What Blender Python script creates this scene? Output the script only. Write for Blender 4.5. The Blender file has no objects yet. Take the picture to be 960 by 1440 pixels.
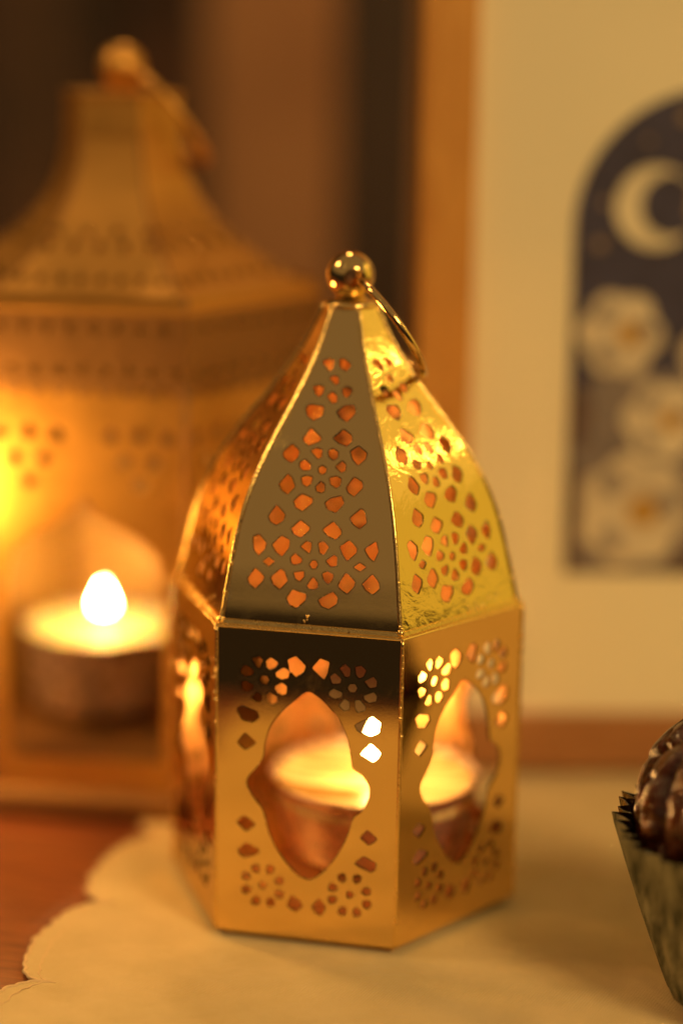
import bpy, bmesh, math, random
from math import sin, cos, pi, radians, sqrt
from mathutils import Vector, Matrix, noise
from mathutils.geometry import delaunay_2d_cdt

random.seed(7)
scene = bpy.context.scene
COL = scene.collection

# ------------------------------------------------------------------ camera
cam_data = bpy.data.cameras.new("camera")
cam = bpy.data.objects.new("camera", cam_data)
COL.objects.link(cam)
scene.camera = cam
yaw, pitch, roll = -0.22, -0.2315, 0.0179
fw = Vector((sin(yaw) * cos(pitch), cos(yaw) * cos(pitch), sin(pitch)))
rt = Vector((cos(yaw), -sin(yaw), 0))
up = rt.cross(fw)
Rv = rt * cos(roll) + up * sin(roll)
Uv = -rt * sin(roll) + up * cos(roll)
m = Matrix((Rv, Uv, -fw)).transposed().to_4x4()
m.translation = Vector((0.09886, -0.44742, 0.19362))
cam.matrix_world = m
cam_data.sensor_fit = 'VERTICAL'
cam_data.sensor_height = 36.0
cam_data.sensor_width = 24.0
cam_data.lens = 75.94
cam_data.clip_start = 0.01
cam_data.clip_end = 50
cam_data.dof.use_dof = True
cam_data.dof.focus_distance = 0.4385
cam_data.dof.aperture_fstop = 2.8

# ------------------------------------------------------------------ world and lamps (a dim room at night)
world = bpy.data.worlds.new("World")
scene.world = world
world.use_nodes = True
bg = world.node_tree.nodes["Background"]
bg.inputs[0].default_value = (0.022, 0.014, 0.008, 1)
bg.inputs[1].default_value = 1.0


def lamp(name, kind, loc, power, color, size, target=None):
    l = bpy.data.lights.new(name, kind)
    l.energy = power
    l.color = color
    if kind == 'AREA':
        l.shape = 'DISK'
        l.size = size
    else:
        l.shadow_soft_size = size
    o = bpy.data.objects.new(name, l)
    COL.objects.link(o)
    o.location = loc
    if target is not None:
        o.rotation_euler = (Vector(target) - Vector(loc)).to_track_quat('-Z', 'Y').to_euler()
    return o


# soft wash from the ceiling of the room, a shaded lamp behind the camera, a shaded lamp on the right
lamp("ceiling_wash", 'AREA', (0.0, -2.65, 1.30), 56.0, (1.0, 0.67, 0.33), 11.0, (0.0, -2.6, 0))
lamp("room_lamp", 'AREA', (0.85, -0.78, 0.85), 9.8, (1.0, 0.64, 0.235), 0.35, (0.05, 0.05, 0.08))
lamp("side_lamp", 'AREA', (-0.55, -0.12, 0.62), 1.2, (1.0, 0.58, 0.20), 0.12, (0, 0, 0.03))
lamp("shaded_lamp", 'AREA', (0.56, 0.25, 0.29), 0.52, (1.0, 0.68, 0.10), 0.56, (0.02, 0, 0.1))
lamp("rear_fill", 'AREA', (-0.13, 0.48, 0.80), 1.3, (1.0, 0.60, 0.21), 0.10, (-0.02, 0.10, 0))  # added fill light, brightens the cloth behind the small lantern
lamp("candle_glow", 'POINT', (-0.108, 0.003, 0.077), 0.28, (1.0, 0.52, 0.12), 0.008)
lamp("string_light", 'POINT', (-0.25, -0.45, 0.75), 0.05, (1.0, 0.66, 0.26), 0.012)
lamp("string_light", 'POINT', (0.22, -0.35, 0.90), 0.05, (1.0, 0.66, 0.26), 0.012)
lamp("string_light", 'POINT', (0.46, 0.24, 0.38), 0.13, (1.0, 0.66, 0.20), 0.012)
lamp("string_light", 'POINT', (0.55, -0.20, 0.75), 0.05, (1.0, 0.66, 0.26), 0.012)

vs = scene.view_settings
vs.view_transform = 'Standard'
vs.look = 'None'
vs.exposure = 0.0
vs.gamma = 1.0
vs.use_curve_mapping = False
scene.render.engine = 'CYCLES'
cy = scene.cycles
cy.use_denoising = True
cy.max_bounces = 10
cy.glossy_bounces = 6
cy.diffuse_bounces = 4
cy.transmission_bounces = 6
cy.sample_clamp_indirect = 4.0
cy.sample_clamp_direct = 0.0
cy.blur_glossy = 0.3

# ------------------------------------------------------------------ materials


def material(name, color=(0.5, 0.5, 0.5), rough=0.5, metal=0.0, **kw):
    mt = bpy.data.materials.new(name)
    mt.use_nodes = True
    b = mt.node_tree.nodes["Principled BSDF"]
    b.inputs["Base Color"].default_value = (*color, 1)
    b.inputs["Roughness"].default_value = rough
    b.inputs["Metallic"].default_value = metal
    for k, v in kw.items():
        b.inputs[k.replace('_', ' ')].default_value = v
    return mt


def nodes(mt):
    return mt.node_tree.nodes, mt.node_tree.links, mt.node_tree.nodes["Principled BSDF"]


def coords(mt, scale=(1, 1, 1), rot=(0, 0, 0)):
    n, l, b = nodes(mt)
    tc = n.new("ShaderNodeTexCoord")
    mp = n.new("ShaderNodeMapping")
    mp.inputs["Scale"].default_value = scale
    mp.inputs["Rotation"].default_value = rot
    l.new(tc.outputs["Object"], mp.inputs["Vector"])
    return mp.outputs["Vector"]


def noise_tex(mt, vec, scale, detail=4.0, rough=0.6, distort=0.0):
    n, l, b = nodes(mt)
    t = n.new("ShaderNodeTexNoise")
    t.inputs["Scale"].default_value = scale
    t.inputs["Detail"].default_value = detail
    t.inputs["Roughness"].default_value = rough
    t.inputs["Distortion"].default_value = distort
    l.new(vec, t.inputs["Vector"])
    return t.outputs["Fac"]


def ramp(mt, fac, stops, target="Base Color"):
    n, l, b = nodes(mt)
    r = n.new("ShaderNodeValToRGB")
    els = r.color_ramp.elements
    while len(els) < len(stops):
        els.new(0.5)
    for e, (p, c) in zip(els, stops):
        e.position = p
        e.color = (*c, 1) if len(c) == 3 else c
    l.new(fac, r.inputs[0])
    if target:
        l.new(r.outputs[0], b.inputs[target])
    return r.outputs[0]


def mapped(mt, fac, lo, hi, target):
    n, l, b = nodes(mt)
    r = n.new("ShaderNodeMapRange")
    r.inputs["From Min"].default_value = 0.3
    r.inputs["From Max"].default_value = 0.7
    r.inputs["To Min"].default_value = lo
    r.inputs["To Max"].default_value = hi
    l.new(fac, r.inputs["Value"])
    l.new(r.outputs[0], b.inputs[target])


def bump(mt, fac, strength, distance, prev=None):
    n, l, b = nodes(mt)
    bp = n.new("ShaderNodeBump")
    bp.inputs["Strength"].default_value = strength
    bp.inputs["Distance"].default_value = distance
    l.new(fac, bp.inputs["Height"])
    if prev is not None:
        l.new(prev, bp.inputs["Normal"])
    l.new(bp.outputs[0], b.inputs["Normal"])
    return bp.outputs[0]


def gold(name, color, r_lo, r_hi, wobble=0.06, fine=0.03):
    mt = material(name, color, r_lo, 1.0)
    v = coords(mt)
    mapped(mt, noise_tex(mt, v, 180, 6, 0.65), r_lo, r_hi, "Roughness")
    p = bump(mt, noise_tex(mt, v, 45, 2, 0.5), wobble, 0.002)
    bump(mt, noise_tex(mt, v, 1500, 3, 0.6), fine, 0.0004, p)
    return mt


GOLD = gold("polished_gold_sheet", (0.94, 0.66, 0.27), 0.025, 0.065, 0.022, 0.006)
def smudged(mt):
    """finger smudges and fine rubbing marks: patches of higher roughness"""
    n, l, b = nodes(mt)
    f = noise_tex(mt, coords(mt), 70, 5, 0.7, 1.5)
    r = n.new("ShaderNodeValToRGB")
    r.color_ramp.elements[0].position = 0.50
    r.color_ramp.elements[0].color = (0.03, 0.03, 0.03, 1)
    r.color_ramp.elements[1].position = 0.72
    r.color_ramp.elements[1].color = (0.12, 0.12, 0.12, 1)
    l.new(f, r.inputs[0])
    sc = noise_tex(mt, coords(mt, (1, 1, 0.06), (0.3, 0.2, 0.1)), 900, 3, 0.6)
    r2 = n.new("ShaderNodeValToRGB")
    r2.color_ramp.elements[0].position = 0.60
    r2.color_ramp.elements[0].color = (0, 0, 0, 1)
    r2.color_ramp.elements[1].position = 0.75
    r2.color_ramp.elements[1].color = (0.05, 0.05, 0.05, 1)
    l.new(sc, r2.inputs[0])
    a = n.new("ShaderNodeMath")
    a.operation = 'ADD'
    l.new(r.outputs[0], a.inputs[0])
    l.new(r2.outputs[0], a.inputs[1])
    l.new(a.outputs[0], b.inputs["Roughness"])


smudged(GOLD)
GOLD_CRINKLE = gold("crinkled_gold_sheet", (0.94, 0.66, 0.22), 0.04, 0.10, 0.05, 0.035)
bump(GOLD_CRINKLE, noise_tex(GOLD_CRINKLE, coords(GOLD_CRINKLE), 170, 4, 0.65, 0.8), 0.13, 0.0012)
GOLD_IN = gold("lantern_inside", (0.92, 0.52, 0.19), 0.24, 0.38)
GOLD_IN.node_tree.nodes["Principled BSDF"].inputs["Metallic"].default_value = 0.72
GOLD_EDGE = gold("bright_gold_edge", (0.98, 0.72, 0.30), 0.18, 0.32, 0.1, 0.2)
_v = coords(GOLD_EDGE)
ramp(GOLD_EDGE, noise_tex(GOLD_EDGE, _v, 700, 5, 0.7), [(0.33, (0.22, 0.10, 0.03)), (0.38, (0.98, 0.68, 0.25))])
GOLD_CUT = gold("cut_gold_edge", (0.98, 0.66, 0.24), 0.2, 0.32, 0.05, 0.1)
BRASS = gold("finial_gold", (0.95, 0.66, 0.26), 0.04, 0.10, 0.0, 0.02)
SATIN = gold("satin_brass", (0.72, 0.37, 0.085), 0.36, 0.5, 0.1, 0.1)
SATIN.node_tree.nodes["Principled BSDF"].inputs["Metallic"].default_value = 0.72
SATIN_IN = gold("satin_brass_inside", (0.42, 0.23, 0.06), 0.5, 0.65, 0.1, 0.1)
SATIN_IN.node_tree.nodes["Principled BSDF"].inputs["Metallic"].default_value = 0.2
SATIN_SHADED = gold("shade_toned_brass", (0.34, 0.17, 0.060), 0.42, 0.55, 0.1, 0.1)  # brass darkened in colour to stand in for shade on skirt and base
SATIN_SHADED.node_tree.nodes["Principled BSDF"].inputs["Metallic"].default_value = 0.65
FOIL = gold("tealight_cup_metal", (0.56, 0.42, 0.35), 0.22, 0.36, 0.15, 0.1)
FOIL.node_tree.nodes["Principled BSDF"].inputs["Metallic"].default_value = 0.7
WAX = material("candle_wax", (0.90, 0.74, 0.40), 0.35)
_b = WAX.node_tree.nodes["Principled BSDF"]
_b.inputs["Subsurface Weight"].default_value = 0.5
_b.inputs["Subsurface Radius"].default_value = (0.006, 0.003, 0.001)
_b.inputs["Subsurface Scale"].default_value = 1.0
bump(WAX, noise_tex(WAX, coords(WAX), 160, 3, 0.5), 0.2, 0.002)
WAX_MELT = material("melted_amber_wax", (0.55, 0.31, 0.07), 0.25)
_v = coords(WAX_MELT)
ramp(WAX_MELT, noise_tex(WAX_MELT, coords(WAX_MELT, (0.2, 1.6, 1)), 130, 4, 0.55, 0.6), [(0.36, (0.30, 0.18, 0.04)), (0.62, (0.92, 0.80, 0.42))])  # streaks in the colour stand in for reflections on the rippled wax
bump(WAX_MELT, noise_tex(WAX_MELT, coords(WAX_MELT, (0.4, 1.4, 1)), 120, 3, 0.5), 0.35, 0.002)
WICK = material("burnt_wick", (0.012, 0.009, 0.007), 0.9)
bump(WICK, noise_tex(WICK, coords(WICK), 2500), 0.6, 0.0005)


def flame_mat(name, strength, color):
    mt = material(name, (0, 0, 0), 1.0)
    n, l, b = nodes(mt)
    b.inputs["Emission Color"].default_value = (*color, 1)
    v = coords(mt)
    sep = n.new("ShaderNodeSeparateXYZ")
    l.new(v, sep.inputs[0])
    mr = n.new("ShaderNodeMapRange")
    mr.inputs["From Min"].default_value = 0.0
    mr.inputs["From Max"].default_value = 0.004
    mr.inputs["To Min"].default_value = strength * 0.35
    mr.inputs["To Max"].default_value = strength
    l.new(sep.outputs["Z"], mr.inputs["Value"])
    l.new(mr.outputs[0], b.inputs["Emission Strength"])
    return mt


FLAME_A = flame_mat("candle_flame_small", 180.0, (1.0, 0.50, 0.14))
FLAME_B = flame_mat("candle_flame_tall", 330.0, (1.0, 0.58, 0.18))

CLOTH = material("cream_cloth", (0.70, 0.46, 0.22), 0.88, 0.0, Sheen_Weight=0.25, Sheen_Roughness=0.5)
_v = coords(CLOTH)
ramp(CLOTH, noise_tex(CLOTH, _v, 35, 5, 0.6), [(0.3, (0.58, 0.43, 0.19)), (0.7, (0.75, 0.57, 0.29))])
_n, _l, _bb = nodes(CLOTH)
_p = bump(CLOTH, noise_tex(CLOTH, _v, 60, 6, 0.65, 0.5), 0.5, 0.002)
_w = _n.new("ShaderNodeTexWave")
_w.inputs["Scale"].default_value = 520
_w.inputs["Distortion"].default_value = 1.5
_w.inputs["Detail"].default_value = 2
_l.new(coords(CLOTH, rot=(0, 0, 0.25)), _w.inputs["Vector"])
_p = bump(CLOTH, _w.outputs["Fac"], 0.25, 0.0004, _p)
_w2 = _n.new("ShaderNodeTexWave")
_w2.inputs["Scale"].default_value = 520
_w2.inputs["Distortion"].default_value = 1.5
_l.new(coords(CLOTH, rot=(0, 0, 0.25 + pi / 2)), _w2.inputs["Vector"])
bump(CLOTH, _w2.outputs["Fac"], 0.25, 0.0004, _p)
HEM = material("hem_thread", (0.76, 0.56, 0.32), 0.85)
bump(HEM, noise_tex(HEM, coords(HEM), 1800), 0.5, 0.0006)


def wood(name, dark, light, scale, rough, rot=(0, 0, 0), stretch=(1, 12, 12), coat=0.0):
    mt = material(name, light, rough)
    v = coords(mt, stretch, rot)
    f = noise_tex(mt, v, scale, 8, 0.65, 0.8)
    ramp(mt, f, [(0.32, dark), (0.5, tuple((a + b) / 2 for a, b in zip(dark, light))), (0.68, light)])
    bump(mt, f, 0.15, 0.001)
    mapped(mt, f, rough * 1.15, rough * 0.85, "Roughness")
    mt.node_tree.nodes["Principled BSDF"].inputs["Coat Weight"].default_value = coat
    return mt


TABLE = wood("red_brown_wood", (0.12, 0.030, 0.012), (0.32, 0.090, 0.030), 14, 0.34, stretch=(3, 30, 30), coat=0.25)
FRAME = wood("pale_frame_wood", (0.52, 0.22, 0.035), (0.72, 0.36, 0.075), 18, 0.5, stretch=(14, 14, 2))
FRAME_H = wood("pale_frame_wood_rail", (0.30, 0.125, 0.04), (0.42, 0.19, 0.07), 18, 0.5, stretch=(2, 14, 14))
POST = wood("dark_wood", (0.028, 0.015, 0.010), (0.06, 0.033, 0.022), 12, 0.6, stretch=(14, 14, 1))
MAT = material("cream_card", (0.88, 0.80, 0.58), 0.9)
bump(MAT, noise_tex(MAT, coords(MAT), 900), 0.15, 0.0004)
WALL = material("brown_wall_paint", (0.32, 0.14, 0.07), 0.85)
ramp(WALL, noise_tex(WALL, coords(WALL), 9, 3, 0.5), [(0.3, (0.40, 0.18, 0.085)), (0.7, (0.58, 0.28, 0.13))])
CURTAIN = material("dark_curtain", (0.07, 0.035, 0.02), 0.9, 0.0, Sheen_Weight=0.2)
ramp(CURTAIN, noise_tex(CURTAIN, coords(CURTAIN), 14, 4, 0.6), [(0.35, (0.035, 0.020, 0.012)), (0.7, (0.16, 0.068, 0.034))])


def printed(name, c, c2=None, s=120):
    mt = material(name, c, 0.75)
    c2 = c2 or tuple(x * 0.8 for x in c)
    ramp(mt, noise_tex(mt, coords(mt), s, 5, 0.6), [(0.35, c2), (0.65, c)])
    return mt


INK_SKY = printed("print_night_sky", (0.060, 0.055, 0.115), (0.042, 0.036, 0.075))
INK_MOON = printed("print_moon", (0.85, 0.76, 0.55))
INK_PETAL = printed("print_petal", (0.76, 0.67, 0.50), (0.58, 0.49, 0.37), 60)
INK_GOLD = printed("print_flower_centre", (0.58, 0.33, 0.06))
INK_HILL = printed("print_foliage", (0.34, 0.29, 0.26), (0.18, 0.15, 0.16), 40)
INK_DARK = printed("print_shadow", (0.14, 0.09, 0.085))
INK_STAR = printed("print_star", (0.35, 0.25, 0.17))

DATE = material("date_skin", (0.10, 0.022, 0.008), 0.22, 0.0, Coat_Weight=0.25, Coat_Roughness=0.12)
_v = coords(DATE)
ramp(DATE, noise_tex(DATE, _v, 90, 6, 0.65, 0.6), [(0.3, (0.016, 0.004, 0.002)), (0.55, (0.07, 0.015, 0.004)), (0.78, (0.28, 0.065, 0.012))])
_p = bump(DATE, noise_tex(DATE, coords(DATE, (1, 1, 0.35)), 260, 5, 0.6, 1.2), 0.5, 0.0025)
bump(DATE, noise_tex(DATE, _v, 1200, 3, 0.6), 0.2, 0.0006, _p)
CUP = material("dark_foil", (0.25, 0.25, 0.22), 0.2, 0.95)
_v = coords(CUP)
mapped(CUP, noise_tex(CUP, _v, 200, 5, 0.6), 0.10, 0.22, "Roughness")
ramp(CUP, noise_tex(CUP, coords(CUP, (1, 1, 0.05)), 420, 4, 0.7), [(0.35, (0.07, 0.075, 0.065)), (0.65, (0.33, 0.33, 0.29))])
bump(CUP, noise_tex(CUP, coords(CUP, (1, 1, 0.25)), 320, 4, 0.6), 0.3, 0.0015)

# ------------------------------------------------------------------ object helpers


def link(name, mesh, mats, parent=None, loc=None, rotz=None):
    o = bpy.data.objects.new(name, mesh)
    COL.objects.link(o)
    if mesh is not None and not len(mesh.materials):
        for mt in (mats if isinstance(mats, (list, tuple)) else [mats]):
            mesh.materials.append(mt)
    if parent is not None:
        o.parent = parent
    if loc is not None:
        o.location = loc
    if rotz is not None:
        o.rotation_euler = (0, 0, rotz)
    return o


def thing(name, label, cat, loc=(0, 0, 0), rotz=0.0, group=None):
    o = link(name, None, None, None, loc, rotz)
    o.empty_display_size = 0.02
    o["label"] = label
    o["category"] = cat
    if group:
        o["group"] = group
    return o


def pydata(name, verts, faces, smooth=True, mats=None):
    me = bpy.data.meshes.new(name)
    me.from_pydata([tuple(v) for v in verts], [], faces)
    me.update()
    if smooth:
        me.polygons.foreach_set("use_smooth", [True] * len(me.polygons))
    return me


def lathe(name, prof, n=64, close=True):
    """prof: (radius, z) list; a radius of 0 makes a pole"""
    V, F = [], []
    rings = []
    for r, z in prof:
        if r < 1e-7:
            rings.append([len(V)])
            V.append((0, 0, z))
        else:
            rings.append(list(range(len(V), len(V) + n)))
            V += [(r * cos(2 * pi * k / n), r * sin(2 * pi * k / n), z) for k in range(n)]
    for a, b in zip(rings, rings[1:]):
        for k in range(n):
            k2 = (k + 1) % n
            if len(a) == 1 and len(b) == 1:
                continue
            if len(a) == 1:
                F.append((a[0], b[k2], b[k]))
            elif len(b) == 1:
                F.append((a[k], a[k2], b[0]))
            else:
                F.append((a[k], a[k2], b[k2], b[k]))
    return pydata(name, V, F)


def tube(path, radius, n=10, closed=False):
    """verts, faces of a round bar along a path; radius may be a list"""
    V, F = [], []
    P = [Vector(p) for p in path]
    m = len(P)
    rad = radius if isinstance(radius, (list, tuple)) else [radius] * m
    prev = None
    for i, p in enumerate(P):
        if closed:
            t = (P[(i + 1) % m] - P[i - 1]).normalized()
        else:
            t = (P[min(i + 1, m - 1)] - P[max(i - 1, 0)]).normalized()
        if prev is None:
            a = t.orthogonal().normalized()
        else:
            a = (prev - t * prev.dot(t)).normalized()
        prev = a
        b = t.cross(a)
        V += [p + (a * cos(2 * pi * k / n) + b * sin(2 * pi * k / n)) * rad[i] for k in range(n)]
    for i in range(m if closed else m - 1):
        j = (i + 1) % m
        for k in range(n):
            k2 = (k + 1) % n
            F.append((i * n + k, i * n + k2, j * n + k2, j * n + k))
    if not closed:
        F.append(tuple(range(n - 1, -1, -1)))
        F.append(tuple(range((m - 1) * n, m * n)))
    return V, F


def ball_vf(c, r, n=10):
    V, F = [], []
    c = Vector(c)
    for i in range(n // 2 + 1):
        th = pi * i / (n // 2)
        for k in range(n):
            V.append(c + Vector((sin(th) * cos(2 * pi * k / n), sin(th) * sin(2 * pi * k / n), cos(th))) * r)
    for i in range(n // 2):
        for k in range(n):
            k2 = (k + 1) % n
            F.append((i * n + k, (i + 1) * n + k, (i + 1) * n + k2, i * n + k2))
    return V, F


def join_vf(parts):
    V, F = [], []
    for v, f in parts:
        o = len(V)
        V += list(v)
        F += [tuple(i + o for i in q) for q in f]
    return V, F


def box_mesh(name, x0, x1, y0, y1, z0, z1, bevel=0.0, seg=2):
    bm = bmesh.new()
    bmesh.ops.create_cube(bm, size=1.0)
    for v in bm.verts:
        v.co = Vector(((x0 + x1) / 2 + v.co.x * (x1 - x0), (y0 + y1) / 2 + v.co.y * (y1 - y0), (z0 + z1) / 2 + v.co.z * (z1 - z0)))
    if bevel:
        bmesh.ops.bevel(bm, geom=list(bm.edges), offset=bevel, segments=seg, affect='EDGES', profile=0.5)
    me = bpy.data.meshes.new(name)
    bm.to_mesh(me)
    bm.free()
    return me


def chaikin(poly, it=2, k=0.25):
    for _ in range(it):
        out = []
        for a, b in zip(poly, poly[1:] + poly[:1]):
            out.append((a[0] * (1 - k) + b[0] * k, a[1] * (1 - k) + b[1] * k))
            out.append((a[0] * k + b[0] * (1 - k), a[1] * k + b[1] * (1 - k)))
        poly = out
    return poly


def area2(p):
    return sum(a[0] * b[1] - b[0] * a[1] for a, b in zip(p, p[1:] + p[:1]))


def inside(pt, poly):
    x, y = pt
    c = False
    j = len(poly) - 1
    for i in range(len(poly)):
        xi, yi = poly[i]
        xj, yj = poly[j]
        if (yi > y) != (yj > y) and x < (xj - xi) * (y - yi) / (yj - yi) + xi:
            c = not c
        j = i
    return c


def outnormals(p):
    """outward in-plane normals of a CCW loop"""
    out = []
    for i in range(len(p)):
        a, b = p[i - 1], p[(i + 1) % len(p)]
        dx, dy = b[0] - a[0], b[1] - a[1]
        l = sqrt(dx * dx + dy * dy) or 1
        out.append((dy / l, -dx / l))
    return out


def sheet(name, outline, holes, surf, thick, step, chamfer=0.12, scale=0.001):
    """A pierced sheet: outline and holes in (u, v); surf(u, v) -> (point, normal), all in mm.
    Material slots: 0 outer face, 1 inner face, 2 edges."""
    if area2(outline) < 0:
        outline = outline[::-1]
    hs = []
    for h in holes:
        h = h[::-1] if area2(h) < 0 else h
        nn = outnormals(h)
        big = [(p[0] + q[0] * chamfer, p[1] + q[1] * chamfer) for p, q in zip(h, nn)]
        hs.append((h, nn, big, min(p[0] for p in big), max(p[0] for p in big), min(p[1] for p in big), max(p[1] for p in big)))

    def free(pt, margin):
        if not inside(pt, outline):
            return False
        for h, nn, big, x0, x1, y0, y1 in hs:
            if x0 - margin < pt[0] < x1 + margin and y0 - margin < pt[1] < y1 + margin:
                if margin == 0:
                    if inside(pt, big):
                        return False
                else:
                    if inside(pt, big) or min((pt[0] - p[0]) ** 2 + (pt[1] - p[1]) ** 2 for p in big) < margin * margin:
                        return False
        return True
    P, E = [], []

    def loop(pts):
        o = len(P)
        P.extend(Vector(p) for p in pts)
        E.extend((o + i, o + (i + 1) % len(pts)) for i in range(len(pts)))
    loop(outline)
    for h in hs:
        loop(h[2])
    xs = [p[0] for p in outline]
    ys = [p[1] for p in outline]
    y = min(ys) + step * 0.5
    row = 0
    while y < max(ys):
        x = min(xs) + step * (0.5 if row % 2 else 0.1)
        while x < max(xs):
            if free((x, y), step * 0.3) and min((x - p[0]) ** 2 + (y - p[1]) ** 2 for p in outline) > (step * 0.25) ** 2:
                P.append(Vector((x, y)))
            x += step
        y += step * 0.8
        row += 1
    r = delaunay_2d_cdt(P, E, [], 0, 1e-5)
    pv, tris = r[0], r[2]
    keep = []
    for t in tris:
        cx = sum(pv[i][0] for i in t) / len(t)
        cyy = sum(pv[i][1] for i in t) / len(t)
        if free((cx, cyy), 0):
            keep.append(t)
    V, N, F, MI = [], [], [], []
    used = {}

    def add(pt, nrm):
        V.append(pt * scale)
        N.append(nrm.normalized())
        return len(V) - 1

    def frame(u, v):
        p, n = surf(u, v)
        pu, _ = surf(u + 0.01, v)
        pvv, _ = surf(u, v + 0.01)
        return p, n, (pu - p) / 0.01, (pvv - p) / 0.01
    for side in (0, 1):
        used = {}
        for t in keep:
            idx = []
            for i in t:
                if i not in used:
                    p, n = surf(pv[i][0], pv[i][1])
                    used[i] = add(p - n * (thick if side else 0.0), -n if side else n)
                idx.append(used[i])
            a, b, c2 = (V[i] for i in idx[:3])
            nn = (b - a).cross(c2 - a)
            if nn.dot(N[idx[0]]) < 0:
                idx.reverse()
            F.append(tuple(idx))
            MI.append(side)

    def strip(lo, hi, flip):
        k = len(lo)
        for i in range(k):
            j = (i + 1) % k
            f = (lo[i], lo[j], hi[j], hi[i])
            F.append(f if not flip else f[::-1])
            MI.append(2)
    for h, nn, big, *_ in hs:
        a, b, c2, d = [], [], [], []
        for p, q, g in zip(h, nn, big):
            pp, n, tu, tv = frame(*p)
            gp, gn, _, _ = frame(*g)
            inw = -(tu * q[0] + tv * q[1]).normalized()
            cn = (n + inw).normalized()
            a.append(add(gp, cn))
            b.append(add(pp - n * chamfer, cn))
            c2.append(add(pp - n * chamfer, inw))
            gpb, gnb = surf(*g)
            d.append(add(gpb - gnb * thick, inw))
        strip(a, b, True)
        strip(c2, d, True)
    a, d = [], []
    for p, q in zip(outline, outnormals(outline)):
        pp, n, tu, tv = frame(*p)
        o = (tu * q[0] + tv * q[1]).normalized()
        a.append(add(pp, o))
        d.append(add(pp - n * thick, o))
    strip(a, d, False)
    me = bpy.data.meshes.new(name)
    me.from_pydata(V, [], F)
    me.update()
    me.polygons.foreach_set("use_smooth", [True] * len(F))
    me.polygons.foreach_set("material_index", MI)
    me.normals_split_custom_set_from_vertices(N)
    return me


def circle(x, y, r, n=12, sy=1.0):
    return [(x + r * cos(2 * pi * k / n), y + r * sy * sin(2 * pi * k / n)) for k in range(n)]


def interp(tab, x):
    if x <= tab[0][0]:
        (x0, y0), (x1, y1) = tab[0], tab[1]
    elif x >= tab[-1][0]:
        (x0, y0), (x1, y1) = tab[-2], tab[-1]
    else:
        for (x0, y0), (x1, y1) in zip(tab, tab[1:]):
            if x0 <= x <= x1:
                break
    return y0 + (y1 - y0) * (x - x0) / (x1 - x0)


def smooth_tab(tab, n=80):
    """Catmull-Rom through the table, returned as a dense table"""
    out = []
    for i in range(n + 1):
        x = tab[0][0] + (tab[-1][0] - tab[0][0]) * i / n
        j = 0
        while j < len(tab) - 2 and tab[j + 1][0] < x:
            j += 1
        x0, y0 = tab[max(j - 1, 0)]
        x1, y1 = tab[j]
        x2, y2 = tab[j + 1]
        x3, y3 = tab[min(j + 2, len(tab) - 1)]
        m1 = (y2 - y0) / (x2 - x0)
        m2 = (y3 - y1) / (x3 - x1)
        t = (x - x1) / (x2 - x1)
        h = x2 - x1
        out.append((x, (2 * t ** 3 - 3 * t * t + 1) * y1 + (t ** 3 - 2 * t * t + t) * h * m1 + (-2 * t ** 3 + 3 * t * t) * y2 + (t ** 3 - t * t) * h * m2))
    return out

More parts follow.
